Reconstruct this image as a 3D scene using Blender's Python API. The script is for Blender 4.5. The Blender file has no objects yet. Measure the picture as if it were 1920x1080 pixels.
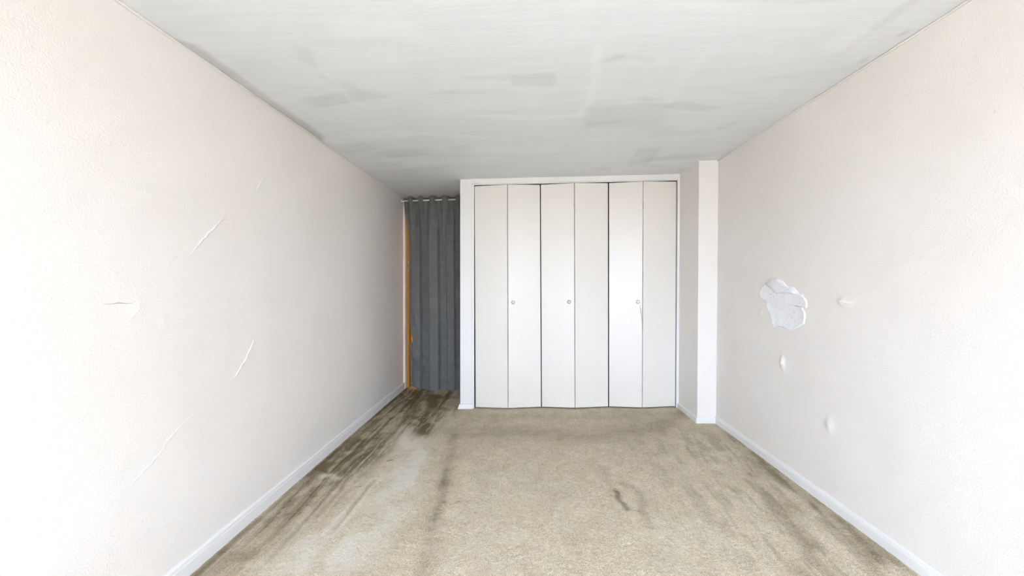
import bpy, bmesh, math
import numpy as np
from mathutils import Matrix, Vector

# ---------------------------------------------------------------- camera, sky, light, exposure
scene = bpy.context.scene
COL = scene.collection
FPX = 780.0                                   # focal length in pixels of a 1920 x 1080 frame
YAW, PITCH, ROLL, HCAM = 0.0349, 0.0125, 0.0013, 1.3326
SLOPE = 0.0164                                # the old floor and ceiling rise a little towards the right wall

cF = np.array([-math.sin(YAW)*math.cos(PITCH), math.cos(YAW)*math.cos(PITCH), -math.sin(PITCH)])
cR0 = np.array([math.cos(YAW), math.sin(YAW), 0.0]); cU0 = np.cross(cR0, cF)
cR = cR0*math.cos(ROLL) + cU0*math.sin(ROLL); cU = -cR0*math.sin(ROLL) + cU0*math.cos(ROLL)
CAM = np.array([0.0, 0.0, HCAM])
cam_d = bpy.data.cameras.new('camera'); cam = bpy.data.objects.new('camera', cam_d); COL.objects.link(cam)
cam_d.sensor_width = 36.0; cam_d.lens = FPX/1920*36.0; cam_d.clip_start = 0.02
cam.matrix_world = Matrix(((cR[0], cU[0], -cF[0], CAM[0]), (cR[1], cU[1], -cF[1], CAM[1]),
                           (cR[2], cU[2], -cF[2], CAM[2]), (0, 0, 0, 1)))
scene.camera = cam

SKY_STRENGTH = 31.5
SKY_COLOR = (0.63, 0.755, 1.0)
world = bpy.data.worlds.new('overcast_sky'); scene.world = world; world.use_nodes = True
bgn = world.node_tree.nodes['Background']
bgn.inputs['Color'].default_value = (*SKY_COLOR, 1); bgn.inputs['Strength'].default_value = SKY_STRENGTH

WY = -2.50                                    # inner face of the window wall, behind the photographer
WX0, WX1, WZ0, WZ1 = -0.60, 1.70, 0.40, 2.05  # window opening
pd = bpy.data.lights.new('window_portal', 'AREA'); pd.shape = 'RECTANGLE'; pd.size = WX1-WX0; pd.size_y = WZ1-WZ0
pd.cycles.is_portal = True
po = bpy.data.objects.new('window_portal', pd); COL.objects.link(po)
po.location = ((WX0+WX1)/2, WY-0.10, (WZ0+WZ1)/2 + SLOPE*(WX0+WX1)/2); po.rotation_euler = (math.radians(90), 0, 0)

SY0, SY1, SZ0, SZ1 = -1.55, -0.25, 0.75, 1.85    # added unseen window in the left wall, to light the right wall
pd2 = bpy.data.lights.new('added_window_portal', 'AREA'); pd2.shape = 'RECTANGLE'; pd2.size = SY1-SY0; pd2.size_y = SZ1-SZ0
pd2.cycles.is_portal = True
po2 = bpy.data.objects.new('added_window_portal', pd2); COL.objects.link(po2)
po2.location = (-1.67, (SY0+SY1)/2, (SZ0+SZ1)/2 - 0.026); po2.rotation_euler = (math.radians(90), 0, math.radians(-90))
sun_d = bpy.data.lights.new('sun', 'SUN'); sun_d.energy = 18.5; sun_d.angle = math.radians(2); sun_d.color = (1.0, 0.95, 0.88)
sun = bpy.data.objects.new('sun', sun_d); COL.objects.link(sun); sun.location = (0, 8, 12); sun.rotation_euler = (math.radians(-32), math.radians(8), 0)  # from behind the house: lights the ground outside, no beam enters

vs = scene.view_settings
scene.display_settings.display_device = 'sRGB'
vs.view_transform = 'Standard'; vs.look = 'None'; vs.gamma = 1.0; vs.use_curve_mapping = False
vs.exposure = -0.15

# ---------------------------------------------------------------- measurements of the place (metres)
XL, XR, ZC = -1.570, 1.770, 2.44              # left wall, right wall, ceiling height
YC, YP, YA = 4.406, 3.9276, 5.26              # closet front, column front, far end of the alcove
XPOST, XJ = -0.7065, 1.595                    # left edge of the closet partition, side face of the column

def ray(u, v):                                # sight line of a measured image point
    return cF*FPX + cR*(u-960) + cU*(540-v)
def on_floor(u, v, h=0.0):                    # measured point on the floor, plan coordinates
    d = ray(u, v); t = (h - HCAM)/(d[2]-SLOPE*d[0]); return (d[0]*t, d[1]*t)
def on_ceil(u, v): return on_floor(u, v, ZC)
def on_x(u, v, x):                            # measured point on a side wall: (y, z above the sloped floor)
    d = ray(u, v); t = x/d[0]; return (d[1]*t, HCAM+d[2]*t-SLOPE*x)
def on_y(u, v, y):                            # measured point on a cross wall: (x, z above the sloped floor)
    d = ray(u, v); t = y/d[1]; return (d[0]*t, HCAM+d[2]*t-SLOPE*d[0]*t)

# ---------------------------------------------------------------- numpy noise
def _tab(seed): return np.random.RandomState(seed).rand(256, 256).astype(np.float32)
def vnoise(x, y, seed):
    t = _tab(seed); xi = np.floor(x).astype(int); yi = np.floor(y).astype(int)
    fx = x-xi; fy = y-yi; fx = fx*fx*(3-2*fx); fy = fy*fy*(3-2*fy)
    a = t[yi & 255, xi & 255]; b = t[yi & 255, (xi+1) & 255]; c = t[(yi+1) & 255, xi & 255]; d = t[(yi+1) & 255, (xi+1) & 255]
    return (a*(1-fx)+b*fx)*(1-fy) + (c*(1-fx)+d*fx)*fy
def fbm(x, y, seed, o=4):
    s = 0; w = 0.5; n = 0
    for i in range(o):
        s = s + w*vnoise(x*2**i+17.3*i, y*2**i+5.1*i, seed+i); n += w; w *= 0.5
    return s/n
def sstep(a, b, x):
    t = np.clip((x-a)/(b-a), 0, 1); return t*t*(3-2*t)
def dist_line(X, Y, pts):
    d = np.full(X.shape, 1e9)
    for (x0, y0), (x1, y1) in zip(pts[:-1], pts[1:]):
        dx, dy = x1-x0, y1-y0; L = dx*dx+dy*dy+1e-12
        t = np.clip(((X-x0)*dx+(Y-y0)*dy)/L, 0, 1)
        d = np.minimum(d, np.hypot(X-x0-t*dx, Y-y0-t*dy))
    return d
def in_poly(X, Y, pts):
    r = np.zeros(X.shape, bool); n = len(pts)
    for i in range(n):
        x0, y0 = pts[i]; x1, y1 = pts[(i+1) % n]
        if y0 == y1: continue
        r ^= ((y0 > Y) != (y1 > Y)) & (X < (x1-x0)*(Y-y0)/(y1-y0)+x0)
    return r
def poly_mask(X, Y, pts, soft):
    d = dist_line(X, Y, pts+[pts[0]]); s = np.where(in_poly(X, Y, pts), d, -d)
    return sstep(-soft, soft, s)

# ---------------------------------------------------------------- materials
def new_mat(name, rough=0.6, spec=0.3):
    m = bpy.data.materials.new(name); m.use_nodes = True
    nt = m.node_tree; b = nt.nodes['Principled BSDF']
    b.inputs['Roughness'].default_value = rough; b.inputs['Specular IOR Level'].default_value = spec
    return m, nt, b
def N(nt, typ, **kw):
    n = nt.nodes.new(typ)
    for k, v in kw.items():
        if k.startswith('_'): setattr(n, k[1:], v)
        else: n.inputs[k.replace('_', ' ')].default_value = v
    return n
def coords(nt): return nt.nodes.new('ShaderNodeTexCoord').outputs['Object']
def noise(nt, vec, scale, detail=3, rough=0.5, dist=0.0):
    n = N(nt, 'ShaderNodeTexNoise', Scale=scale, Detail=detail, Roughness=rough, Distortion=dist)
    nt.links.new(vec, n.inputs['Vector']); return n.outputs['Fac']
def maprange(nt, val, a, b, c, d):
    n = nt.nodes.new('ShaderNodeMapRange'); n.clamp = True
    for i, v in zip((1, 2, 3, 4), (a, b, c, d)): n.inputs[i].default_value = v
    nt.links.new(val, n.inputs[0]); return n.outputs[0]
def mix(nt, fac, a, b, mode='MIX'):
    n = nt.nodes.new('ShaderNodeMix'); n.data_type = 'RGBA'; n.blend_type = mode
    for sock, v in ((n.inputs[0], fac), (n.inputs[6], a), (n.inputs[7], b)):
        if isinstance(v, (int, float)): sock.default_value = v
        elif isinstance(v, tuple): sock.default_value = (*v, 1) if len(v) == 3 else v
        else: nt.links.new(v, sock)
    return n.outputs[2]
def bump(nt, b, h, strength, dist):
    n = N(nt, 'ShaderNodeBump', Strength=strength, Distance=dist); nt.links.new(h, n.inputs['Height'])
    nt.links.new(n.outputs['Normal'], b.inputs['Normal']); return n
def scaled(nt, vec, s):
    n = nt.nodes.new('ShaderNodeMapping'); n.inputs['Scale'].default_value = s
    nt.links.new(vec, n.inputs['Vector']); return n.outputs['Vector']

def painted(name, col, col2, rough=0.55, spec=0.25, stipple=160, sb=0.25, sd=0.002, patch=1.3):
    m, nt, b = new_mat(name, rough, spec); co = coords(nt)
    f = maprange(nt, noise(nt, co, patch, 2, 0.6), 0.35, 0.68, 0, 1)
    c = mix(nt, f, col, col2)
    sp = maprange(nt, noise(nt, co, 55, 1), 0.70, 0.78, 0, 0.25)
    c = mix(nt, sp, c, tuple(x*0.82 for x in col2))
    nt.links.new(c, b.inputs['Base Color'])
    bump(nt, b, noise(nt, co, stipple, 2, 0.6), sb, sd)
    return m
M = {}
M['wall'] = painted('wall_paint', (0.895, 0.845, 0.780), (0.870, 0.815, 0.745), 0.55, 0.25, 130, 0.45, 0.004)
M['column'] = painted('column_paint', (0.885, 0.855, 0.82), (0.865, 0.835, 0.80), 0.5, 0.25, 150, 0.2, 0.003)
M['trim'] = painted('trim_gloss_paint', (0.895, 0.87, 0.825), (0.875, 0.85, 0.80), 0.35, 0.4, 90, 0.12, 0.002)
M['door'] = painted('closet_door_paint', (0.865, 0.815, 0.735), (0.845, 0.795, 0.715), 0.33, 0.5, 45, 0.10, 0.002, 0.8)
M['base'] = painted('baseboard_paint', (0.895, 0.875, 0.84), (0.87, 0.845, 0.805), 0.4, 0.35, 80, 0.15, 0.002)
M['track'] = painted('door_gap_shade', (0.06, 0.055, 0.05), (0.05, 0.045, 0.04), 0.6, 0.2)  # near-black colour stands for the shade under the closet header
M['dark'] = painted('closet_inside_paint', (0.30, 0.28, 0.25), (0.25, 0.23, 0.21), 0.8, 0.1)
M['plaster'] = None

def mat_plaster():
    m, nt, b = new_mat('bare_white_plaster', 0.75, 0.15); co = coords(nt)
    v = N(nt, 'ShaderNodeTexVoronoi', Scale=70.0); nt.links.new(co, v.inputs['Vector'])
    sp = maprange(nt, v.outputs['Distance'], 0.13, 0.26, 0.8, 0)
    gate = maprange(nt, noise(nt, co, 16, 2), 0.46, 0.54, 0, 1)
    ml = nt.nodes.new('ShaderNodeMath'); ml.operation = 'MULTIPLY'; nt.links.new(sp, ml.inputs[0]); nt.links.new(gate, ml.inputs[1])
    c = mix(nt, maprange(nt, noise(nt, co, 9, 4), 0.4, 0.65, 0, 1), (0.95, 0.94, 0.925), (0.915, 0.905, 0.89))
    c = mix(nt, ml.outputs[0], c, (0.42, 0.42, 0.44))
    nt.links.new(c, b.inputs['Base Color']); bump(nt, b, noise(nt, co, 45, 5, 0.65), 0.5, 0.004); return m
M['plaster'] = mat_plaster()

def mat_ceiling():
    m, nt, b = new_mat('ceiling_paint', 0.6, 0.2); co = coords(nt)
    a = N(nt, 'ShaderNodeAttribute', _attribute_name='wear_tone'); s = nt.nodes.new('ShaderNodeSeparateColor')
    nt.links.new(a.outputs['Color'], s.inputs[0])
    st = maprange(nt, noise(nt, scaled(nt, co, (1.2, 14, 1)), 2.2, 5, 0.6), 0.40, 0.65, 0, 1)
    c = mix(nt, st, (0.875, 0.88, 0.885), (0.845, 0.85, 0.855))
    c = mix(nt, s.outputs[0], c, (0.60, 0.59, 0.58))
    c = mix(nt, s.outputs[1], c, (0.95, 0.95, 0.95))
    nt.links.new(c, b.inputs['Base Color'])
    bump(nt, b, noise(nt, scaled(nt, co, (1, 6, 1)), 12, 3, 0.6), 0.25, 0.004); return m
M['ceiling'] = mat_ceiling()

def mat_carpet():
    m, nt, b = new_mat('worn_loop_carpet', 0.95, 0.05); co = coords(nt)
    a = N(nt, 'ShaderNodeAttribute', _attribute_name='wear_tone'); s = nt.nodes.new('ShaderNodeSeparateColor')
    nt.links.new(a.outputs['Color'], s.inputs[0])
    # loops of yarn: ridged noise gives short winding cords
    n1 = noise(nt, co, 62, 1.0, 0.5, 1.6)
    r = nt.nodes.new('ShaderNodeMath'); r.operation = 'SUBTRACT'; nt.links.new(n1, r.inputs[0]); r.inputs[1].default_value = 0.5
    r2 = nt.nodes.new('ShaderNodeMath'); r2.operation = 'ABSOLUTE'; nt.links.new(r.outputs[0], r2.inputs[0])
    cord = maprange(nt, r2.outputs[0], 0.0, 0.13, 1.0, 0.0)
    fine = noise(nt, co, 260, 3, 0.6)
    mott = maprange(nt, noise(nt, co, 9, 4, 0.6), 0.35, 0.68, 0, 1)
    base = mix(nt, mott, (0.95, 0.84, 0.65), (0.85, 0.73, 0.54))
    c = mix(nt, s.outputs[0], base, (0.215, 0.162, 0.085))
    c = mix(nt, s.outputs[1], c, (0.96, 0.895, 0.775))
    c = mix(nt, s.outputs[2], c, (0.30, 0.10, 0.045))
    inv = maprange(nt, s.outputs[1], 0, 1, 0.70, 0.30)             # worn pale pile shows less of its cords
    cm = nt.nodes.new('ShaderNodeMath'); cm.operation = 'MULTIPLY'; nt.links.new(maprange(nt, cord, 0, 1, 1, 0), cm.inputs[0]); nt.links.new(inv, cm.inputs[1]); cfac = cm.outputs[0]
    c = mix(nt, cfac, c, (0.57, 0.54, 0.47), "MULTIPLY")
    c = mix(nt, maprange(nt, fine, 0.35, 0.65, 0.30, 0.0), c, (0.5, 0.48, 0.42), 'MULTIPLY')
    nt.links.new(c, b.inputs['Base Color'])
    bump(nt, b, cord, 0.55, 0.006)
    return m
M['carpet'] = mat_carpet()

def mat_fabric():
    m, nt, b = new_mat('charcoal_curtain_cloth', 0.8, 0.15); co = coords(nt)
    f = noise(nt, co, 14, 4, 0.6); w = noise(nt, scaled(nt, co, (900, 900, 120)), 1.0, 1)
    c = mix(nt, maprange(nt, f, 0.35, 0.65, 0, 1), (0.175, 0.170, 0.158), (0.215, 0.209, 0.194))
    c = mix(nt, maprange(nt, w, 0.3, 0.7, 0, 0.25), c, (0.09, 0.09, 0.09))
    nt.links.new(c, b.inputs['Base Color'])
    b.inputs['Sheen Weight'].default_value = 0.15; b.inputs['Sheen Roughness'].default_value = 0.5
    bump(nt, b, noise(nt, co, 40, 4, 0.6), 0.2, 0.004); return m
M['fabric'] = mat_fabric()
def mat_metal(name, col, rough):
    m, nt, b = new_mat(name, rough, 0.5); b.inputs['Metallic'].default_value = 0.85; co = coords(nt)
    c = mix(nt, noise(nt, co, 60, 3), col, tuple(x*0.85 for x in col)); nt.links.new(c, b.inputs['Base Color']); return m
M['rod'] = painted('white_enamelled_steel', (0.90, 0.90, 0.90), (0.87, 0.87, 0.87), 0.25, 0.6, 60, 0.02)
M['grommet'] = mat_metal('dull_nickel', (0.88, 0.87, 0.82), 0.22)
M['hinge'] = mat_metal('painted_hinge_steel', (0.45, 0.42, 0.38), 0.5)
def mat_wood(name, c1, c2, sc):
    m, nt, b = new_mat(name, 0.45, 0.35); co = coords(nt)
    g = noise(nt, scaled(nt, co, sc), 1.0, 5, 0.6, 0.6)
    nt.links.new(mix(nt, maprange(nt, g, 0.3, 0.7, 0, 1), c1, c2), b.inputs['Base Color']); bump(nt, b, g, 0.1, 0.002); return m
M['ochre'] = mat_wood('ochre_stained_wood', (0.52, 0.27, 0.055), (0.42, 0.20, 0.035), (60, 60, 2.5))
M['hallfloor'] = mat_wood('orange_wood_floor', (0.45, 0.16, 0.03), (0.30, 0.09, 0.018), (40, 3, 3))
M['hallwall'] = painted('warm_hall_paint', (0.80, 0.66, 0.44), (0.76, 0.62, 0.40))
M['knob'] = painted('white_porcelain', (0.86, 0.86, 0.85), (0.84, 0.84, 0.83), 0.25, 0.5, 60, 0.02)
M['knobrim'] = mat_metal('aged_knob_ring', (0.50, 0.47, 0.42), 0.4)
M['scuff'] = painted('dark_scuff', (0.36, 0.33, 0.30), (0.30, 0.27, 0.25))
M['soft_scuff'] = painted('grey_scuff', (0.58, 0.55, 0.52), (0.52, 0.49, 0.46))
M['ground'] = painted('concrete_ground', (0.56, 0.50, 0.42), (0.50, 0.44, 0.37), 0.9, 0.05)
def mat_glass():
    m = bpy.data.materials.new('window_glass'); m.use_nodes = True; nt = m.node_tree; nt.nodes.clear()
    o = nt.nodes.new('ShaderNodeOutputMaterial'); t = nt.nodes.new('ShaderNodeBsdfTransparent'); g = nt.nodes.new('ShaderNodeBsdfGlossy')
    g.inputs['Roughness'].default_value = 0.02; x = nt.nodes.new('ShaderNodeMixShader'); x.inputs[0].default_value = 0.06
    nt.links.new(t.outputs[0], x.inputs[1]); nt.links.new(g.outputs[0], x.inputs[2]); nt.links.new(x.outputs[0], o.inputs[0]); return m
M['glass'] = mat_glass()

# ---------------------------------------------------------------- mesh helpers
def tag(o, label=None, cat=None, group=None, kind=None):
    for k, v in (('label', label), ('category', cat), ('group', group), ('kind', kind)):
        if v: o[k] = v
    return o
def sl(p): return (p[0], p[1], p[2]+SLOPE*p[0])
def root(name, loc):
    o = bpy.data.objects.new(name, None); COL.objects.link(o); o.empty_display_size = 0.1; o.location = sl(loc); return o
def world_loc(p):
    v = Vector((0, 0, 0))
    while p is not None: v = v + p.location; p = p.parent
    return v
def link(name, verts, faces, mat, parent=None, smooth=False, origin=None):
    """one mesh object; vertices are given in metres in the room, before the slope of the floor"""
    V = np.array(verts, dtype=np.float64); V[:, 2] += SLOPE*V[:, 0]
    base = world_loc(parent)
    org = Vector(sl(origin)) if origin is not None else base.copy()
    V -= np.array(org)
    me = bpy.data.meshes.new(name)
    if isinstance(faces, np.ndarray):
        nf = len(faces); me.vertices.add(len(V)); me.vertices.foreach_set('co', V.astype(np.float32).ravel())
        me.loops.add(nf*4); me.loops.foreach_set('vertex_index', faces.astype(np.int32).ravel())
        me.polygons.add(nf); me.polygons.foreach_set('loop_start', np.arange(nf, dtype=np.int32)*4)
        me.update(calc_edges=True)
    else:
        me.from_pydata(V.tolist(), [], faces); me.update()
    me.polygons.foreach_set('use_smooth', np.full(len(me.polygons), smooth)); me.materials.append(mat)
    me.validate()
    o = bpy.data.objects.new(name, me); COL.objects.link(o)
    if parent is not None: o.parent = parent
    o.location = org - base
    return o
BF = [(0, 3, 2, 1), (4, 5, 6, 7), (0, 1, 5, 4), (1, 2, 6, 5), (2, 3, 7, 6), (3, 0, 4, 7)]
def hexa(bot, top):                            # four lower and four upper corners
    return [tuple(p) for p in bot]+[tuple(p) for p in top], [tuple(f) for f in BF]
def boxv(x0, x1, y0, y1, z0, z1):
    return hexa([(x0, y0, z0), (x1, y0, z0), (x1, y1, z0), (x0, y1, z0)], [(x0, y0, z1), (x1, y0, z1), (x1, y1, z1), (x0, y1, z1)])
def joined(*parts):
    V = []; F = []
    for v, f in parts:
        n = len(V); V += list(v); F += [tuple(i+n for i in q) for q in f]
    return V, F
def bevelled(vf, w=0.003, seg=2):
    bm = bmesh.new(); vs_ = [bm.verts.new(p) for p in vf[0]]
    for f in vf[1]: bm.faces.new([vs_[i] for i in f])
    bmesh.ops.recalc_face_normals(bm, faces=bm.faces)
    bmesh.ops.bevel(bm, geom=list(bm.edges), offset=w, segments=seg, affect='EDGES', profile=0.5)
    bm.verts.index_update()
    r = [tuple(v.co) for v in bm.verts], [tuple(v.index for v in f.verts) for f in bm.faces]
    bm.free(); return r
def tube(pts, r, n=8, caps=True):
    P = [np.array(p, float) for p in pts]; V = []; F = []
    R_ = r if hasattr(r, '__len__') else [r]*len(P)
    for i, p in enumerate(P):
        t = P[min(i+1, len(P)-1)]-P[max(i-1, 0)]; t /= np.linalg.norm(t)
        a = np.array((0, 0, 1.0)) if abs(t[2]) < 0.9 else np.array((1.0, 0, 0))
        e1 = np.cross(t, a); e1 /= np.linalg.norm(e1); e2 = np.cross(t, e1)
        for k in range(n):
            q = 2*math.pi*k/n; V.append(tuple(p+R_[i]*(math.cos(q)*e1+math.sin(q)*e2)))
    for i in range(len(P)-1):
        for k in range(n): F.append((i*n+k, i*n+(k+1) % n, (i+1)*n+(k+1) % n, (i+1)*n+k))
    if caps: F += [tuple(range(n-1, -1, -1)), tuple(range((len(P)-1)*n, len(P)*n))]
    return V, F
def lathe_y(cx, cy, cz, prof, n=24, dirv=(0, -1, 0)):   # profile (radius, distance along dirv)
    d = np.array(dirv, float); d /= np.linalg.norm(d); a = np.array((0, 0, 1.0)); e1 = np.cross(d, a); e1 /= np.linalg.norm(e1); e2 = np.cross(d, e1)
    V = []; F = []; c = np.array((cx, cy, cz))
    for r, h in prof:
        for k in range(n):
            q = 2*math.pi*k/n; V.append(tuple(c+d*h+r*(math.cos(q)*e1+math.sin(q)*e2)))
    for i in range(len(prof)-1):
        for k in range(n): F.append((i*n+k, i*n+(k+1) % n, (i+1)*n+(k+1) % n, (i+1)*n+k))
    F.append(tuple(range((len(prof)-1)*n, len(prof)*n))); F.append(tuple(range(n-1, -1, -1)))
    return V, F
def sweep(path, prof, closed=False):            # a moulding: profile (outward, up) along a plan path with mitred corners
    V = []; F = []; n = len(prof); P = [np.array(p, float) for p in path]
    for i, p in enumerate(P):
        d0 = P[i]-P[i-1] if i > 0 else P[1]-P[0]; d1 = P[i+1]-P[i] if i < len(P)-1 else P[i]-P[i-1]
        d0 = d0/np.linalg.norm(d0); d1 = d1/np.linalg.norm(d1)
        n0 = np.array((-d0[1], d0[0])); n1 = np.array((-d1[1], d1[0])); m = n0+n1; m /= np.linalg.norm(m); m /= max(0.3, m@n0)
        for o, h in prof: V.append((p[0]+m[0]*o, p[1]+m[1]*o, h))
    for i in range(len(P)-1):
        for k in range(n-1): F.append((i*n+k, (i+1)*n+k, (i+1)*n+k+1, i*n+k+1))
    F += [tuple(range(n)), tuple(range(len(P)*n-1, (len(P)-1)*n-1, -1))]
    return V, F
def gridfaces(nu, nv, flip=False):
    i = np.arange(nu-1)[None, :]+nu*np.arange(nv-1)[:, None]
    q = np.stack([i, i+1, i+nu+1, i+nu], -1).reshape(-1, 4)
    return q[:, ::-1].copy() if flip else q
def surface(name, U, W, point, back, mat, flip=False, attr=None):
    """a wall, floor or ceiling: finely divided face plus the solid body behind it, one mesh"""
    nu, nv = len(U), len(W); GU, GW = np.meshgrid(U, W); P = point(GU, GW).reshape(-1, 3)
    f = gridfaces(nu, nv, flip)
    bv, bf = joined(*[boxv(*b) for b in (back if isinstance(back, list) else [back])]); V = np.vstack([P, np.array(bv)]); F = np.vstack([f, np.array(bf)+len(P)])
    o = link(name, V, F, mat, None, False)
    sm = np.zeros(len(F), bool); sm[:len(f)] = True; o.data.polygons.foreach_set('use_smooth', sm)
    if attr is not None:
        A = np.zeros((len(V), 4), np.float32); A[:len(P), :3] = attr.reshape(-1, 3); A[:, 3] = 1
        ca = o.data.attributes.new('wear_tone', 'FLOAT_COLOR', 'POINT'); ca.data.foreach_set('color', A.ravel())
    return o

# ---------------------------------------------------------------- floor: worn carpet
def build_floor():
    U = np.arange(XL-0.02, XR+0.021, 0.008); W = np.arange(WY-0.02, YA+0.12, 0.008)
    X, Y = np.meshgrid(U, W)
    Xw = X+0.05*(fbm(X*7, Y*7, 11)-0.5)+0.02*(fbm(X*30, Y*30, 15)-0.5); Yw = Y+0.08*(fbm(X*6, Y*6, 21)-0.5)+0.03*(fbm(X*30, Y*30, 25)-0.5)
    Xs = X+0.10*(fbm(X*1.5, Y*1.3, 33, 3)-0.5)
    mid = fbm(X*13, Y*8, 35, 4)
    st = 0.62*fbm(Xs*38, Y*1.6, 31, 4)+0.38*mid                    # brushed along the room
    stx = fbm(X*2.2, Y*30, 41, 3)                                  # brushed across it
    blot = fbm(X*4, Y*4, 51, 5)
    def px(p): return [on_floor(*q) for q in p]
    def stroke(p, w, warp=True): return np.exp(-(dist_line(Xw if warp else X, Yw if warp else Y, px(p))/w)**2)
    def region(p, soft): return poly_mask(Xw, Yw, px(p), soft)
    D = 0.0+0.20*(blot-0.40)+0.16*(mid-0.5)
    D += 0.06*sstep(2.6, 4.1, Y)  # darker far carpet: part dirt, part dimmer light put into the colour
    # grime in front of the closet, brushed towards the doors
    band = stroke([(862, 806), (1000, 812), (1120, 818), (1240, 800)], 0.16)
    D += 0.26*band*(0.45+1.1*stx)
    D += 0.20*stroke([(890, 778), (1080, 782), (1265, 774)], 0.12)*(fbm(X*26, Y*5, 61)*1.6-0.2)
    D += 0.18*stroke([(1285, 775), (1250, 790)], 0.10)
    # dirty traffic lane along the left wall
    lane = region([(760, 728), (864, 732), (858, 768), (800, 818), (742, 842), (700, 872), (640, 935), (560, 1010), (470, 1075), (330, 1095), (470, 985), (600, 872), (690, 792)], 0.10)
    D += lane*(0.10+0.50*sstep(0.36, 0.64, st))*(0.45+0.55*sstep(1.7, 2.7, Y))
    D += 0.22*region([(600, 880), (700, 796), (760, 730), (800, 730), (760, 800), (700, 850), (640, 900)], 0.08)
    edge = dist_line(X, Y, [(XL+0.045, 1.0), (XL+0.040, 3.4), (XL+0.03, 5.3)])
    D += 0.42*np.exp(-(edge/0.018)**2)*(0.35+1.0*vnoise(X*10, Y*5, 71))
    D += 0.18*np.exp(-(edge/0.07)**2)
    # darkest swirl before the curtain
    D += 0.62*stroke([(812, 742), (806, 768), (788, 790), (790, 812)], 0.085)*(0.35+1.2*mid)
    D += 0.38*stroke([(803, 728), (812, 745)], 0.07)+0.30*stroke([(790, 728), (782, 742), (765, 760)], 0.05)
    D += 0.30*stroke([(846, 730), (838, 745), (815, 790)], 0.03)
    cx, cy = on_floor(806, 762); rr = np.hypot(X-cx, (Y-cy)*0.55)
    rings = np.clip(np.sin(rr*150+3*vnoise(X*9, Y*9, 81)), 0, 1)**2*np.exp(-((rr-0.11)/0.09)**2)
    # long streaks in the middle
    D += 0.30*stroke([(850, 815), (846, 858), (836, 905)], 0.055)*(0.1+1.5*st)
    D += 0.26*stroke([(836, 905), (822, 960), (800, 1040), (788, 1080)], 0.05)*(0.4+0.9*st)
    D += 0.22*stroke([(838, 880), (826, 930), (815, 975)], 0.03)
    # streaks towards the right wall, running a little askew
    st2 = 0.6*fbm((X-0.10*Y+0.08*fbm(X*2, Y*2, 93, 2))*32, (Y+0.1*X)*2.6, 91, 4)+0.4*fbm(X*15, Y*9, 97, 3)
    rl = sstep(0.75, 1.45, X+0.05*Y)*sstep(YP+0.15, YP-0.6, Y)
    D += rl*(0.30*sstep(0.44, 0.66, st2)+0.01)
    D += 0.34*stroke([(1365, 812), (1450, 885), (1560, 970), (1660, 1050)], 0.05)*(0.2+1.2*st2)
    D += 0.20*stroke([(1400, 880), (1490, 985), (1560, 1060)], 0.06)*(0.1+1.3*st2)
    # stains right of centre
    D += 0.62*stroke([(1158, 921), (1163, 938), (1176, 954)], 0.018)
    D += 0.28*stroke([(1168, 905), (1195, 920), (1207, 942), (1204, 955)], 0.028)
    D += 0.13*stroke([(1130, 875), (1140, 900), (1160, 925)], 0.035)
    D += 0.22*stroke([(1205, 960), (1222, 985)], 0.025)+0.42*stroke([(1214, 989), (1230, 993)], 0.010)
    D += 0.40*stroke([(1249, 1010), (1252, 1011)], 0.009)
    for u, v, r, a in ((832, 943, 0.016, .5), (858, 942, 0.012, .5), (724, 976, 0.022, .55), (733, 977, 0.012, .4), (755, 903, 0.012, .6), (797, 882, 0.009, .35),
                       (760, 974, 0.010, .3), (652, 966, 0.014, .3), (757, 863, 0.028, .14), (700, 985, 0.01, .3), (690, 1047, 0.02, .3), (585, 1045, 0.03, .25),
                       (733, 784, 0.02, .5), (728, 780, 0.012, .5), (757, 771, 0.02, .35), (955, 860, 0.006, .3), (1290, 995, .02, .12), (600, 883, .015, .3)):
        D += a*stroke([(u, v), (u+0.5, v)], r)
    # pale worn or bleached patches
    L = 0.95*region([(752, 802), (792, 822), (800, 862), (792, 905), (770, 950), (730, 1000), (690, 1060), (560, 1090), (500, 1075), (560, 1010), (640, 960), (700, 905), (735, 860)], 0.10)*(0.25+0.75*sstep(0.30, 0.62, 0.4*blot+0.6*mid))
    L += 0.65*stroke([(608, 893), (622, 888), (632, 896)], 0.03)+0.45*stroke([(760, 820), (768, 838)], 0.06)
    L += 0.55*stroke([(792, 850), (760, 905), (700, 945)], 0.05)*(0.3+st)
    L += 0.42*stroke([(1290, 1000), (1300, 1030)], 0.15)*sstep(0.3, 0.65, mid)+0.18*stroke([(960, 905), (900, 960), (880, 1040)], 0.22)*blot
    L += lane*0.30*sstep(0.56, 0.75, 1-st)*sstep(4.6, 3.2, Y)
    r1 = 1-np.abs(2*vnoise(Xs*46, Y*0.9, 36)-1); r2 = 1-np.abs(2*vnoise(Xs*60+9, Y*0.8, 37)-1)
    gate = sstep(0.42, 0.6, fbm(X*5, Y*1.5, 38, 3))
    L += lane*0.40*sstep(0.88, 0.99, r1)*gate; D += lane*0.30*sstep(0.88, 0.99, r2)*(1-gate)
    L += 0.28*rings*sstep(cy+0.1, cy-0.25, Y)*sstep(0.35, 0.6, mid)
    L += 0.30*stroke([(790, 765), (838, 775)], 0.05)*blot
    # a pressed-in groove with raised pale rims
    gl = [(702, 900), (682, 922), (655, 957), (618, 1000)]
    gd = dist_line(X, Y, px(gl)); D += 0.40*np.exp(-(gd/0.013)**2); L += 0.35*np.exp(-((gd-0.03)/0.012)**2)
    gl2 = [(740, 800), (700, 845), (655, 892)]; gd2 = dist_line(Xw, Y, px(gl2)); L += 0.25*np.exp(-(gd2/0.008)**2)
    D += 0.55*stroke([(600, 884), (612, 884), (622, 886)], 0.012)
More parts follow.
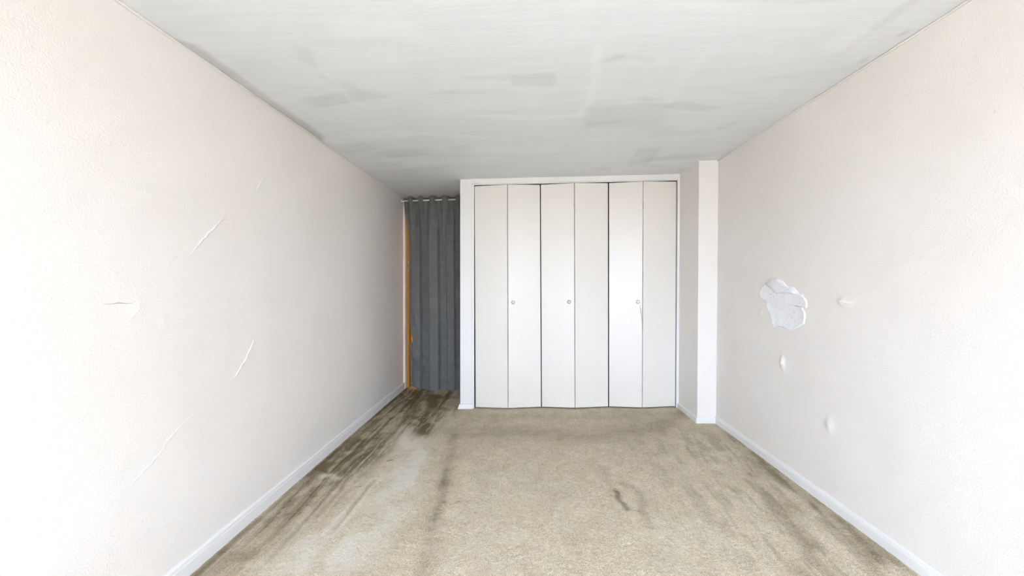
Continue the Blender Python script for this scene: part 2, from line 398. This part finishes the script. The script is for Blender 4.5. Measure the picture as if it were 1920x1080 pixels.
    # a few rusty drops
    Rr = 0.75*stroke([(727, 863), (734, 861)], 0.008)+0.5*stroke([(668, 915), (678, 913)], 0.006)+0.35*stroke([(596, 876), (608, 880)], 0.012)
    A = np.stack([np.clip(D, 0, 0.95), np.clip(L, 0, 0.95), np.clip(Rr, 0, 1)], -1)
    Z = 0.004*(fbm(X*3, Y*3, 101, 3)-0.5)+0.0035*(vnoise(X*70, Y*70, 111)-0.5)-0.003*np.exp(-(gd/0.012)**2)+0.003*np.exp(-((gd-0.03)/0.012)**2)
    o = surface('floor', U, W, lambda a, b: np.stack([a, b, Z], -1), (XL-0.15, XR+0.15, WY-0.2, YA+0.115, -0.16, -0.012), M['carpet'], attr=A)
    tag(o, 'worn beige loop carpet with brown stains and traffic streaks', 'carpet', kind='structure')
build_floor()

# ---------------------------------------------------------------- ceiling
def build_ceiling():
    U = np.arange(XL-0.02, XR+0.021, 0.02); W = np.arange(WY-0.02, YA+0.10, 0.02); X, Y = np.meshgrid(U, W)
    rs = np.random.RandomState(7); D = 0.12*(fbm(X*1.5, Y*4, 201)-0.5); L = np.zeros_like(X)
    Xw = X+0.03*(fbm(X*9, Y*9, 205)-0.5); Yw = Y+0.03*(fbm(X*9, Y*9, 206)-0.5)
    for i in range(70):                                            # broad roller and knife strokes
        cx, cy = rs.uniform(XL, XR), rs.uniform(0.6, 4.3); a = rs.normal(0, 0.15)+(math.pi/2 if rs.rand() < 0.2 else 0)
        hx, hy = rs.uniform(0.12, 0.5), rs.uniform(0.03, 0.13)
        dx = (Xw-cx)*math.cos(a)+(Yw-cy)*math.sin(a); dy = -(Xw-cx)*math.sin(a)+(Yw-cy)*math.cos(a)
        m = sstep(hx, hx-0.12, np.abs(dx))*sstep(hy, hy-0.025, np.abs(dy))*rs.uniform(0.08, 0.28)
        if rs.rand() < 0.5: D += m
        else: L += m*1.6
    def px(p): return [on_ceil(*q) for q in p]
    def stroke(p, w): return np.exp(-(dist_line(Xw, Yw, px(p))/w)**2)
    D += 0.30*poly_mask(Xw, Yw, px([(962, 140), (1042, 136), (1044, 160), (960, 160)]), 0.02)
    D += 0.20*poly_mask(Xw, Yw, px([(868, 142), (965, 140), (962, 152), (872, 152)]), 0.02)
    D += 0.22*poly_mask(Xw, Yw, px([(545, 86), (580, 90), (600, 130), (560, 110)]), 0.03)+0.22*poly_mask(Xw, Yw, px([(590, 140), (650, 150), (690, 175), (640, 170)]), 0.03)
    D += 0.22*poly_mask(Xw, Yw, px([(1100, 200), (1260, 196), (1240, 235), (1090, 240)]), 0.05)
    D += 0.34*stroke([(1136, 112), (1160, 106)], 0.03)+0.22*stroke([(1160, 106), (1220, 112)], 0.03)+0.26*stroke([(1108, 232), (1160, 228)], 0.03)
    D += 0.20*stroke([(1350, 240), (1370, 232)], 0.04)
    L += 0.55*stroke([(1085, 214), (1105, 190), (1118, 142), (1120, 90)], 0.03)+0.4*stroke([(880, 216), (1000, 222), (1086, 216)], 0.025)
    L += 0.35*stroke([(1255, 190), (1275, 150), (1330, 95)], 0.04)+0.35*stroke([(1180, 192), (1255, 190)], 0.03)
    L += 0.35*poly_mask(Xw, Yw, px([(585, 90), (780, 100), (770, 130), (605, 132)]), 0.04)
    L += 0.30*stroke([(610, 132), (660, 190), (700, 205)], 0.02)
    # scraped strip where paint has come away by the left wall, flakes by the right wall
    D += 0.75*poly_mask(Xw, Yw, px([(325, 72), (362, 84), (455, 146), (528, 200), (610, 256), (604, 266), (520, 212), (440, 156)]), 0.022)
    D += 0.5*stroke([(1616, 117), (1624, 110)], 0.018)+0.5*stroke([(1694, 64), (1700, 60)], 0.015)+0.4*stroke([(1484, 207), (1494, 205)], 0.015)
    A = np.stack([np.clip(D, 0, 1), np.clip(L, 0, 1), 0*D], -1)
    Z = ZC+0.006*(fbm(X*2, Y*2, 211, 3)-0.5)+0.0012*D-0.0012*L
    o = surface('ceiling', U, W, lambda a, b: np.stack([a, b, Z], -1), (XL-0.15, XR+0.15, WY-0.2, YA+0.115, ZC+0.01, ZC+0.16), M['ceiling'], True, A)
    tag(o, 'white painted ceiling with uneven roller marks and scraped edges', 'ceiling', kind='structure')
build_ceiling()

# ---------------------------------------------------------------- side walls with dents, blisters and cracks
def gz(Y, Z, y, z, ry, rz, a): return a*np.exp(-((Y-y)/ry)**2-((Z-z)/rz)**2)
def build_left():
    U = np.arange(SY1, YA+0.001, 0.015); W = np.arange(-0.01, ZC+0.02, 0.015)
    def pt(Y, Z):
        d = 0.007*(fbm(Y*1.6, Z*1.6, 301, 3)-0.5)+0.0012*(fbm(Y*20, Z*20, 305, 2)-0.5)
        for u, v, ry, rz, a in ((300, 365, .16, .02, .004), (425, 567, .03, .02, .005), (450, 563, .02, .015, .005), (306, 602, .015, .02, .006), (634, 424, .012, .012, .006), (653, 427, .012, .012, .006), (262, 575, .03, .04, .004)):
            y, z = on_x(u, v, XL); d = d+gz(Y, Z, y, z, ry, rz, a)
        return np.stack([XL+d, Y, Z], -1)
    o = surface('wall_left', U, W, pt, [(XL-0.14, XL-0.012, SY1, YA+0.1, -0.02, ZC+0.04), (XL-0.14, XL, WY-0.14, SY0, -0.02, ZC+0.04),
                (XL-0.14, XL, SY0, SY1, -0.02, SZ0), (XL-0.14, XL, SY0, SY1, SZ1, ZC+0.04)], M['wall'], True)
    tag(o, 'long off-white plaster wall with hairline cracks on the left side', 'wall', kind='structure'); return o
WL = build_left()
def build_right():
    U = np.arange(WY, YP+0.1, 0.012); W = np.arange(-0.01, ZC+0.02, 0.012)
    def pt(Y, Z):
        d = 0.008*(fbm(Y*1.7, Z*1.7, 401, 3)-0.5)+0.0012*(fbm(Y*20, Z*20, 405, 2)-0.5)
        for u, v, ry, rz, a in ((1580, 565, .026, .016, .019), (1592, 567, .03, .014, .012), (1468, 680, .020, .036, .018), (1555, 797, .026, .035, .011), (1635, 850, .12, .12, -.006), (1495, 690, .08, .08, -.004), (1690, 500, .12, .03, .004)):
            y, z = on_x(u, v, XR); d = d+gz(Y, Z, y, z, ry, rz, a)
        return np.stack([XR-d, Y, Z], -1)
    o = surface('wall_right', U, W, pt, (XR+0.012, XR+0.14, WY-0.14, YA+0.1, -0.02, ZC+0.04), M['wall'])
    tag(o, 'off-white plaster wall with blisters and a bare white patch', 'wall', kind='structure'); return o
WR = build_right()

def crack(pts, wall, xw, sgn, name='crack', w=0.004, h=0.003, mat=None, seed=1):
    rs = np.random.RandomState(seed); P = [on_x(u, v, xw) for u, v in pts]; Q = []
    for (a, b), (c, d) in zip(P[:-1], P[1:]):
        n = max(2, int(math.hypot(c-a, d-b)/0.02))
        for i in range(n): Q.append((a+(c-a)*i/n+rs.normal(0, .0028), b+(d-b)*i/n+rs.normal(0, .0028)))
    Q.append(P[-1]); V = []; F = []
    for i, (y, z) in enumerate(Q):
        t = np.array(Q[min(i+1, len(Q)-1)])-np.array(Q[max(i-1, 0)]); t /= np.linalg.norm(t); nrm = np.array((-t[1], t[0]))
        k = math.sin(math.pi*(i+0.5)/len(Q))**0.5*(0.6+0.6*rs.rand())
        for s, hh in ((-1, -0.004), (-0.3, h*k), (0.3, h*k*0.9), (1, -0.004)):
            V.append((xw+sgn*(hh+0.001), y+nrm[0]*s*w*k, z+nrm[1]*s*w*k))
    for i in range(len(Q)-1):
        for k in range(3): F.append((i*4+k, i*4+k+1, i*4+k+5, i*4+k+4))
    return link(name, V, F, mat or M['wall'], wall)
for i, p in enumerate(([(425, 403), (405, 423), (379, 450), (352, 482)], [(332, 480), (315, 492)], [(491, 330), (487, 345), (480, 358)],
                       [(475, 637), (459, 677), (445, 697), (437, 710)], [(365, 774), (344, 794), (329, 807), (315, 823), (294, 854), (271, 880), (245, 910), (192, 945)],
                       [(260, 565), (261, 580), (243, 600)])):
    crack(p, WL, XL, 1, 'plaster_crack', 0.0040, 0.0045, seed=500+i)
crack([(196, 570), (225, 569), (250, 568)], WL, XL, 1, 'plaster_crack', 0.0022, 0.002, M['soft_scuff'], 520)
crack([(322, 842), (327, 836), (332, 831)], WL, XL, 1, 'scuff_mark', 0.005, 0.0015, M['soft_scuff'], 521)

def plaster_patch():
    c = [(265, 155), (300, 160), (345, 185), (380, 222), (420, 225), (465, 275), (500, 300), (518, 345), (512, 378), (480, 365), (500, 405), (505, 450), (495, 490),
         (450, 515), (395, 540), (355, 520), (310, 505), (275, 520), (262, 460), (240, 400), (225, 365), (230, 335), (205, 318), (175, 295), (172, 262), (190, 225), (215, 205), (235, 180)]
    P = [np.array(on_x(1380+a/3.856, 480+b/3.856, XR)) for a, b in c]
    rs = np.random.RandomState(3); Q = []
    for a, b in zip(P, P[1:]+P[:1]):
        for t in (0, 0.33, 0.66): Q.append(a+(b-a)*t+rs.normal(0, 0.0022, 2)*(t > 0))
    C = np.mean(P, 0); V = []; F = []; n = len(Q)
    for s, h in ((1.0, -0.012), (1.0, 0.0055), (0.965, 0.0070), (0.93, 0.0045), (0.6, 0.0050), (0.3, 0.0045)):
        for q in Q:
            r = C+(q-C)*s; V.append((XR-h-0.001*rs.rand(), r[0], r[1]))
    for k in range(5):
        for i in range(n): F.append((k*n+i, k*n+(i+1) % n, (k+1)*n+(i+1) % n, (k+1)*n+i))
    F.append(tuple(5*n+i for i in range(n)))
    o = link('plaster_patch', V, F, M['plaster'], WR, True); o['label'] = 'ragged bare white plaster patch where wall paint has peeled'
    # upper flap of a second, thicker skim coat
    f = [(262, 160), (300, 163), (345, 188), (378, 224), (415, 230), (460, 277), (420, 275), (350, 262), (300, 275), (278, 262), (265, 240), (225, 215), (218, 205), (238, 182)]
    P2 = [np.array(on_x(1380+a/3.856, 480+b/3.856, XR)) for a, b in f]; C2 = np.mean(P2, 0); V = []; F = []; n = len(P2)
    for s, h in ((1.0, 0.002), (0.97, 0.0095), (0.5, 0.0085)):
        for q in P2: r = C2+(q-C2)*s; V.append((XR-h, r[0], r[1]))
    for k in range(2):
        for i in range(n): F.append((k*n+i, k*n+(i+1) % n, (k+1)*n+(i+1) % n, (k+1)*n+i))
    F.append(tuple(2*n+i for i in range(n)))
    link('skim_layer', V, F, M['plaster'], o, True)
    crack([(1437.5, 577), (1430, 583), (1428, 591)], WR, XR, -1, 'paint_curl', 0.004, 0.006, M['wall'], 530)
    crack([(1497, 548), (1508, 556), (1514, 566)], WR, XR, -1, 'paint_curl', 0.003, 0.005, M['wall'], 531)
plaster_patch()

# ---------------------------------------------------------------- column on the right, closet partition, closet box
def structure(name, vf, mat, label, cat, parent=None):
    o = link(name, vf[0], vf[1], mat, parent)
    if parent is None: tag(o, label, cat, kind='structure')
    return o
structure('wall_column', bevelled(boxv(XJ, XR+0.02, YP, YA+0.1, -0.02, ZC+0.02), 0.004), M['wall'], 'narrow off-white boxed column beside the closet doors', 'column')
px_post = on_y(884.8, 500, YC)[0]; px_in = on_y(888.8, 500, YC)[0]; px_rj = on_y(1269.5, 500, YC)[0]
structure('wall_partition', bevelled(boxv(XPOST, px_post, YC, YA+0.1, -0.02, ZC+0.02), 0.004), M['trim'], 'cream end post of the partition between curtain alcove and closet', 'wall')
structure('trim_1', bevelled(boxv(px_post-0.002, XJ+0.002, YC-0.006, YC+0.09, ZC-0.052, ZC+0.02), 0.004), M['trim'], 'cream header board above the folding closet doors', 'trim')
structure('trim_2', bevelled(boxv(px_post-0.004, px_in, YC+0.006, YC+0.09, -0.01, ZC-0.04), 0.003), M['trim'], 'slim cream jamb strip at the left end of the closet doors', 'trim')
structure('trim_3', bevelled(boxv(px_rj, XJ+0.004, YC-0.004, YC+0.09, -0.01, ZC-0.04), 0.003), M['trim'], 'slim cream jamb strip between closet doors and column', 'trim')
structure('trim_4', bevelled(boxv(px_in-0.004, px_rj+0.004, YC+0.002, YC+0.014, ZC-0.063, ZC-0.045), 0.002), M['trim'], 'thin cream track strip under the closet header', 'trim')
structure('trim_8', boxv(px_in-0.002, px_rj+0.002, YC+0.030, YC+0.055, ZC-0.078, ZC-0.040), M['track'], 'dark strip painted as the shade in the gap above the closet doors', 'trim')  # strip set behind the door tops, its dark colour imitates shadow there
structure('wall_closet_back', boxv(px_post-0.01, XJ+0.01, YC+0.66, YC+0.72, -0.02, ZC+0.02), M['dark'], 'plain dark wall inside the closet behind the folding doors', 'wall')

# far end of the alcove: white casing, doorway with ochre jamb, a warm-lit hall behind
xc0, xc1 = XL, on_y(760.0, 550, YA)[0]
structure('trim_5', bevelled(boxv(XL-0.004, xc1, YA-0.012, YA+0.06, -0.02, ZC-0.03), 0.003), M['trim'], 'narrow white door casing between left wall and dark curtain', 'trim')
jm = root('door_frame', (xc1+0.02, YA+0.06, 0)); tag(jm, 'ochre stained wooden door jamb left of the dark curtain', 'door frame', kind='structure')
xo = on_y(767.5, 550, YA+0.06)[0]
v, f = bevelled(boxv(XL-0.002, xo, YA+0.05, YA+0.14, -0.012, 2.20), 0.003); link('jamb', v, f, M['ochre'], jm)
v, f = bevelled(boxv(xo-0.006, xo+0.002, YA+0.085, YA+0.14, -0.012, 2.20), 0.002); link('stop', v, f, M['ochre'], jm)
v, f = bevelled(boxv(-0.80, XPOST+0.01, YA+0.05, YA+0.14, -0.012, 2.20), 0.003); link('jamb', v, f, M['ochre'], jm)
v, f = bevelled(boxv(XL-0.002, XPOST+0.01, YA+0.05, YA+0.14, 2.20, 2.24), 0.003); link('head', v, f, M['ochre'], jm)
for zz in (1.62, 1.52):
    v, f = bevelled(boxv(xo-0.013, xo-0.004, YA+0.044, YA+0.052, zz-0.012, zz+0.012), 0.002); link('strike_plate', v, f, M['grommet'], jm)
structure('wall_alcove', boxv(XL-0.1, XPOST+0.02, YA+0.05, YA+0.14, 2.24, ZC+0.05), M['wall'], 'strip of wall over the doorway behind the curtain', 'wall')
HY = YA+0.14
structure('floor_hall', boxv(XL-0.3, 0.3, YA+0.11, HY+1.3, -0.10, -0.004), M['hallfloor'], 'orange wooden hall floor showing under the curtain', 'floor')
hv = joined(boxv(XL-0.3, 0.3, HY+1.2, HY+1.3, -0.1, 2.5), boxv(XL-0.4, XL-0.3, HY, HY+1.3, -0.1, 2.5), boxv(0.3, 0.4, HY-0.1, HY+1.3, -0.1, 2.5),
            boxv(XL-0.4, 0.4, HY-0.02, HY+1.3, 2.5, 2.6), boxv(XPOST+0.005, 0.4, HY-0.04, HY+0.02, -0.1, 2.5), boxv(XL-0.4, XL-0.002, HY-0.04, HY+0.02, -0.1, 2.5))
structure('wall_hall', hv, M['hallwall'], 'warm yellow hall wall seen past the curtain edge', 'wall')
hl = bpy.data.lights.new('hall_lamp', 'POINT'); hl.energy = 28; hl.color = (1.0, 0.70, 0.34); hl.shadow_soft_size = 0.12
ho = bpy.data.objects.new('hall_lamp', hl); COL.objects.link(ho); ho.location = (-1.74, HY+0.45, 1.75)

# ---------------------------------------------------------------- baseboards and edge beads
PROF_L = [(0, -0.01), (0.013, -0.01), (0.013, 0.060), (0.010, 0.064), (0.010, 0.067), (0.013, 0.070), (0.012, 0.080), (0.006, 0.088), (0, 0.090)]
PROF_R = [(0, -0.01), (0.013, -0.01), (0.013, 0.046), (0.010, 0.050), (0.011, 0.054), (0.009, 0.062), (0, 0.066)]
def board(name, path, prof, label):
    v, f = sweep(path, prof); return tag(link(name, v, f, M['base']), label, 'baseboard', kind='structure')
yj = on_x(727, 743, XL)[0]
board('baseboard_left', [(XL+0.0, yj), (XL+0.0, WY)], PROF_L, 'white beaded baseboard along the left wall and stained carpet')
board('baseboard_alcove', [(XL, YA-0.012), (XL, yj+0.006)], [(0, -0.01), (0.017, -0.01), (0.017, 0.075), (0.012, 0.085), (0, 0.087)], 'short plain baseboard piece at the alcove end of the left wall')
board('baseboard_right', [(XR, WY), (XR, YP)], PROF_R, 'white beaded baseboard along the right wall below the plaster patch')
board('baseboard_column', [(XR, YP), (XJ, YP), (XJ, YC-0.005)], [(0, -0.01), (0.012, -0.01), (0.012, 0.044), (0.009, 0.050), (0, 0.053)], 'low white baseboard wrapped around the boxed column')
board('baseboard_partition', [(px_post+0.010, YC), (XPOST, YC), (XPOST, YA-0.05)], [(0, -0.01), (0.022, -0.01), (0.020, 0.012), (0.012, 0.040), (0.010, 0.048), (0, 0.050)], 'chipped white baseboard block at the foot of the closet post')
def bead(name, x, sgn, y0, y1, label, seed):
    rs = np.random.RandomState(seed); n = 90; pts = []
    for i in range(n): y = y0+(y1-y0)*i/(n-1); pts.append((x+sgn*(0.003+rs.rand()*0.002), y, ZC-0.004-0.003*rs.rand()))
    v, f = tube(pts, [0.005+0.002*rs.rand() for _ in pts], 6)
    tag(link(name, v, f, M['wall'], None, True), label, 'trim', kind='structure')
bead('trim_6', XL, 1, WY, YA-0.02, 'lumpy paint bead along the left edge of the ceiling', 61)
bead('trim_7', XR, -1, WY, YP, 'lumpy paint bead along the right edge of the ceiling', 62)

# ---------------------------------------------------------------- folding closet doors
YIN, YOUT = YC+0.012, YC-0.032
ZT, ZB = ZC-0.073, 0.012
def door(label, tops, bots, knob, knob_panel):
    """tops / bots: measured x of outer edge, fold and outer edge"""
    yy = (YIN, YOUT, YIN)
    T = [on_y(u, 342, y)[0] for u, y in zip(tops, yy)]; B = [on_y(u, 764, y)[0] for u, y in zip(bots, yy)]
    r = root('bifold_closet_door', ((B[0]+B[2])/2, YC, 0)); tag(r, label, 'closet door', 'folding closet doors in one opening', 'thing')
    th = 0.026; g = 0.0022
    for k in (0, 1):
        d = np.array((T[k+1]-T[k], yy[k+1]-yy[k])); d /= np.linalg.norm(d); nn = np.array((-d[1], d[0]))   # towards the closet
        def q(arr, k0, z):
            a = np.array((arr[k], yy[k]))+d*(g if k == 0 else 0.0036); b = np.array((arr[k+1], yy[k+1]))-d*(0.0036 if k == 0 else g)
            return [(a[0], a[1], z), (b[0], b[1], z), (b[0]+nn[0]*th, b[1]+nn[1]*th, z), (a[0]+nn[0]*th, a[1]+nn[1]*th, z)]
        v, f = bevelled(hexa(q(B, k, ZB), q(T, k, ZT)), 0.0025, 2); p = link('panel', v, f, M['door'], r)
        if k == knob_panel:
            s = (knob[0]-tops[k])/(tops[k+1]-tops[k]); yk = yy[k]+(yy[k+1]-yy[k])*s
            kx, kz = on_y(knob[0], knob[1], yk); dv = (-nn[0], -nn[1], 0)
            v, f = lathe_y(kx, yk, kz, [(0.020, -0.001), (0.020, 0.003), (0.018, 0.0045)], 28, dv); link('knob_ring', v, f, M['knobrim'], p, True)
            v, f = lathe_y(kx, yk, kz, [(0.008, 0.0), (0.008, 0.012), (0.0125, 0.017), (0.0145, 0.022), (0.0135, 0.027), (0.009, 0.031), (0.003, 0.032)], 28, dv); link('knob', v, f, M['knob'], p, True)
    for zz in (0.22, 1.18, 2.12):                                   # hinge knuckles in the fold
        xf = B[1]+(T[1]-B[1])*zz/ZC
        v, f = tube([(xf, YOUT+0.006, zz-0.035), (xf, YOUT+0.006, zz+0.035)], 0.0045, 8); link('hinge', v, f, M['hinge'], r, True)
    v, f = tube([(T[0]+0.03, YIN+0.02, ZT-0.01), (T[0]+0.03, YIN+0.02, ZT+0.012)], 0.005, 8); link('pivot_pin', v, f, M['hinge'], r, True)
    return r
door('left pair of cream folding closet panels, nearest the dark curtain', (889.5, 951.5, 1012.8), (891.5, 952.8, 1014.8), (962, 567), 1)
door('middle pair of cream folding closet panels', (1013.6, 1077, 1140.3), (1015.6, 1078.3, 1140.6), (1067, 566), 0)
d3 = door('right pair of cream folding closet panels, nearest the column, scratched under its knob', (1141.5, 1206, 1268.6), (1141.6, 1204.3, 1266.2), (1196, 566), 0)
def scratch():
    P = []
    for u, v in ((1199.5, 571), (1201, 580), (1203, 592), (1204.3, 604), (1204.6, 622)):
        s = min(1, max(0, (u-1141.5)/64)); y = YIN+(YOUT-YIN)*s-0.0005; x, z = on_y(u, v, y); P.append((x, y, z))
    v, f = tube(P, [0.001, 0.003, 0.0035, 0.003, 0.001], 6)
    panel = [c for c in d3.children if c.name.startswith('panel')][0]
    o = link('scratch', v, f, M['scuff'], panel, True); o['label'] = 'dark curved scratch below the knob'
scratch()

# ---------------------------------------------------------------- curtain and its rod
YR = YA-0.085                                                       # rod
zr = on_y(810, 375.2, YR)[1]
rd = root('curtain_rod', ((XL+XPOST)/2, YR, zr)); tag(rd, 'silver tension rod carrying the dark curtain under the ceiling', 'curtain rod')
v, f = tube([(XL+0.006, YR, zr-0.004), ((XL+XPOST)/2, YR, zr), (XPOST-0.006, YR, zr+0.004)], 0.0095, 12); link('tube', v, f, M['rod'], rd, True)
for x, s, dz in ((XL, 1, -0.004), (XPOST, -1, 0.004)):
    v, f = lathe_y(x, YR, zr+dz, [(0.016, 0.0), (0.016, 0.008), (0.011, 0.012), (0.011, 0.03)], 16, (s, 0, 0.0001)); link('end_cup', v, f, M['rod'], rd, True)
def X_at(u, y): return on_y(u, 500, y)[0]
def build_curtain():
    cr = root('curtain', ((XL+XPOST)/2, YR, 0)); tag(cr, 'charcoal grommet curtain hanging across the alcove doorway', 'curtain')
    zpx = lambda v_: on_y(800, v_, YR)[1]
    # left edge of the cloth by height
    ev = [366, 372, 390, 408, 432, 450, 560, 612, 620, 634, 640, 645, 660, 717, 730]
    eu = [755.5, 755.8, 758.2, 761.2, 765.2, 766.2, 767.2, 767.6, 769.5, 774.0, 773.2, 769.0, 769.2, 768.8, 769]
    zs = np.array([zpx(v_) for v_ in ev]); xs = np.array([X_at(u, YR) for u in eu])
    nu, nv = 360, 200
    ztop = zpx(369.2); s = np.linspace(0, 1, nu); t = np.linspace(0, 1, nv)
    x0t = X_at(755.6, YR); x1 = XPOST-0.004
    fr = np.array([X_at(u, YR) for u in (769.5, 788.5, 810.5, 834.5, 861)])           # folds passing in front of the rod
    bk = np.array([X_at(u, YR) for u in (761.5, 779.5, 799.5, 823, 847.5)])           # cloth behind the rod
    kx = np.concatenate([[x0t-0.01], np.sort(np.concatenate([fr, bk])), [X_at(874, YR), X_at(884, YR)]])
    ky = [0.3]
    for x in kx[1:-2]: ky.append(-1.0 if x in fr else 1.0)
    ky += [1.0, -0.5]
    xt = x0t+(x1-x0t)*s
    def cosint(x, X, Y):
        i = np.clip(np.searchsorted(X, x)-1, 0, len(X)-2); q = np.clip((x-X[i])/(X[i+1]-X[i]), 0, 1); q = (1-np.cos(math.pi*q))/2
        return np.array(Y)[i]*(1-q)+np.array(Y)[i+1]*q
    wav = cosint(xt, kx, ky)
    wav = np.sign(wav)*np.abs(wav)**0.75
    # lower down the folds become flat pressed pleats with sharp steps
    pl = np.array([X_at(u, YR) for u in (764, 772.5, 787.5, 789.5, 803, 805, 821, 824, 836, 838, 851, 853, 866, 884)])
    py = np.array([0.5, -0.2, -0.9, 0.7, 0.1, -0.55, -0.7, 0.35, 0.1, -0.35, -0.6, 0.3, 0.6, 0.0])
    V = np.zeros((nv, nu, 3))
    for j, tt in enumerate(t):
        zb_here = 0.002+0.060*np.clip((X_at(797, YR)-xt)/(X_at(797, YR)-X_at(768, YR)), 0, 1)**1.0
        z = ztop+(zb_here-ztop)*tt
        z = z+0.006*(-wav)*(1-tt)**12*np.ones(nu)                                    # scalloped top edge
        xe = np.interp(z, zs[::-1], xs[::-1])
        drop = ztop-z
        x = x0t+(x1-x0t)*s
        sh = (xe-x0t)*np.exp(-(s/0.10)**1.5)                                          # the free edge swings in
        xx = x+sh
        b = sstep(0.02, 0.55, drop)
        low = np.interp(xx-0.012*sstep(0.3, 2.0, drop), pl, py)
        y = YR+(1-b)*0.034*wav+b*0.062*low
        # diagonal pull folds at the lower left
        for (ua, va), (ub, vb), w, a in (((768, 646), (793, 685), 0.022, -0.045), ((770, 640), (781, 676), 0.014, -0.034), ((774, 640), (772, 720), 0.02, 0.02), ((772, 545), (782, 610), 0.012, -0.010)):
            A = (X_at(ua, YR), zpx(va)); B = (X_at(ub, YR), zpx(vb))
            y = y+a*np.exp(-(dist_line(xx, z, [A, B])/w)**2)
        y = y+0.006*(fbm(xx*9, z*2.5, 601, 3)-0.5)*b
        V[j] = np.stack([xx, y, z], -1)
    o = link('cloth', V.reshape(-1, 3), gridfaces(nu, nv, True), M['fabric'], cr, True)
    md = o.modifiers.new('thickness', 'SOLIDIFY'); md.thickness = 0.0016; md.offset = 0
    # hem: a doubled strip at the foot, a little proud of the cloth
    j0 = int(nv*0.895); H = V[j0:].copy(); H[:, :, 1] -= 0.0025; H = H[:, ::3]
    h = link('hem', H.reshape(-1, 3), gridfaces(H.shape[1], H.shape[0], True), M['fabric'], cr, True)
    md = h.modifiers.new('thickness', 'SOLIDIFY'); md.thickness = 0.0015; md.offset = 0
    # grommets where the cloth crosses the rod
    for i, u in enumerate((758.8, 768.0, 773.6, 786.4, 792.6, 807.0, 815.4, 831.2, 838.6, 856.6)):
        x = X_at(u, YR); sgn = 1 if i % 2 == 0 else -1
        ax = np.array((0.86, -0.5*sgn, 0)); e1 = np.array((0.5*sgn, 0.86, 0)); e2 = np.array((0, 0, 1.0)); c = np.array((x, YR, zr-0.012))
        VV = []; FF = []; n, m = 24, 8
        for a in range(n):
            q = 2*math.pi*a/n; rdv = e1*math.cos(q)+e2*math.sin(q)
            for k in range(m):
                w = 2*math.pi*k/m; VV.append(tuple(c+rdv*(0.0225+0.0050*math.cos(w))+ax*0.0035*math.sin(w)))
        for a in range(n):
            for k in range(m): FF.append((a*m+k, a*m+(k+1) % m, ((a+1) % n)*m+(k+1) % m, ((a+1) % n)*m+k))
        link('grommet', VV, FF, M['grommet'], cr, True)
build_curtain()

# ---------------------------------------------------------------- window wall behind the photographer, ground outside
ww = joined(boxv(XL-0.14, WX0, WY-0.14, WY, -0.02, ZC+0.04), boxv(WX1, XR+0.14, WY-0.14, WY, -0.02, ZC+0.04), boxv(WX0, WX1, WY-0.14, WY, -0.02, WZ0), boxv(WX0, WX1, WY-0.14, WY, WZ1, ZC+0.04))
structure('wall_window', ww, M['wall'], 'off-white wall with a wide window behind the viewer', 'wall')
wn = root('window_1', ((WX0+WX1)/2, WY-0.06, WZ0)); tag(wn, 'wide white framed window behind the viewer', 'window', kind='structure')
fr = joined(boxv(WX0, WX1, WY-0.10, WY-0.04, WZ0, WZ0+0.04), boxv(WX0, WX1, WY-0.10, WY-0.04, WZ1-0.04, WZ1), boxv(WX0, WX0+0.04, WY-0.10, WY-0.04, WZ0, WZ1), boxv(WX1-0.04, WX1, WY-0.10, WY-0.04, WZ0, WZ1),
            boxv((WX0+WX1)/2-0.02, (WX0+WX1)/2+0.02, WY-0.10, WY-0.04, WZ0, WZ1))
link('window_frame', fr[0], fr[1], M['trim'], wn)
xm = (WX0+WX1)/2
for a, b in ((WX0+0.04, xm-0.02), (xm+0.02, WX1-0.04)):
    v, f = boxv(a, b, WY-0.074, WY-0.070, WZ0+0.04, WZ1-0.04); link('pane', v, f, M['glass'], wn)
v, f = bevelled(boxv(WX0-0.04, WX1+0.04, WY-0.04, WY+0.05, WZ0-0.03, WZ0), 0.004); link('window_sill', v, f, M['trim'], wn)
wn2 = root('window_2_added', (XL-0.06, (SY0+SY1)/2, SZ0)); tag(wn2, 'added white framed window, unseen behind the viewer, lighting the right wall', 'window', kind='structure')
fr = joined(boxv(XL-0.10, XL-0.04, SY0, SY1, SZ0, SZ0+0.04), boxv(XL-0.10, XL-0.04, SY0, SY1, SZ1-0.04, SZ1), boxv(XL-0.10, XL-0.04, SY0, SY0+0.04, SZ0, SZ1), boxv(XL-0.10, XL-0.04, SY1-0.04, SY1, SZ0, SZ1))
link('window_frame', fr[0], fr[1], M['trim'], wn2)
v, f = boxv(XL-0.074, XL-0.070, SY0+0.04, SY1-0.04, SZ0+0.04, SZ1-0.04); link('pane', v, f, M['glass'], wn2)
v, f = bevelled(boxv(XL-0.04, XL+0.05, SY0-0.04, SY1+0.04, SZ0-0.03, SZ0), 0.004); link('window_sill', v, f, M['trim'], wn2)
structure('ground', boxv(-40, 40, -60, 6.5, -0.6, -0.2), M['ground'], 'pale ground outside the window', 'ground')
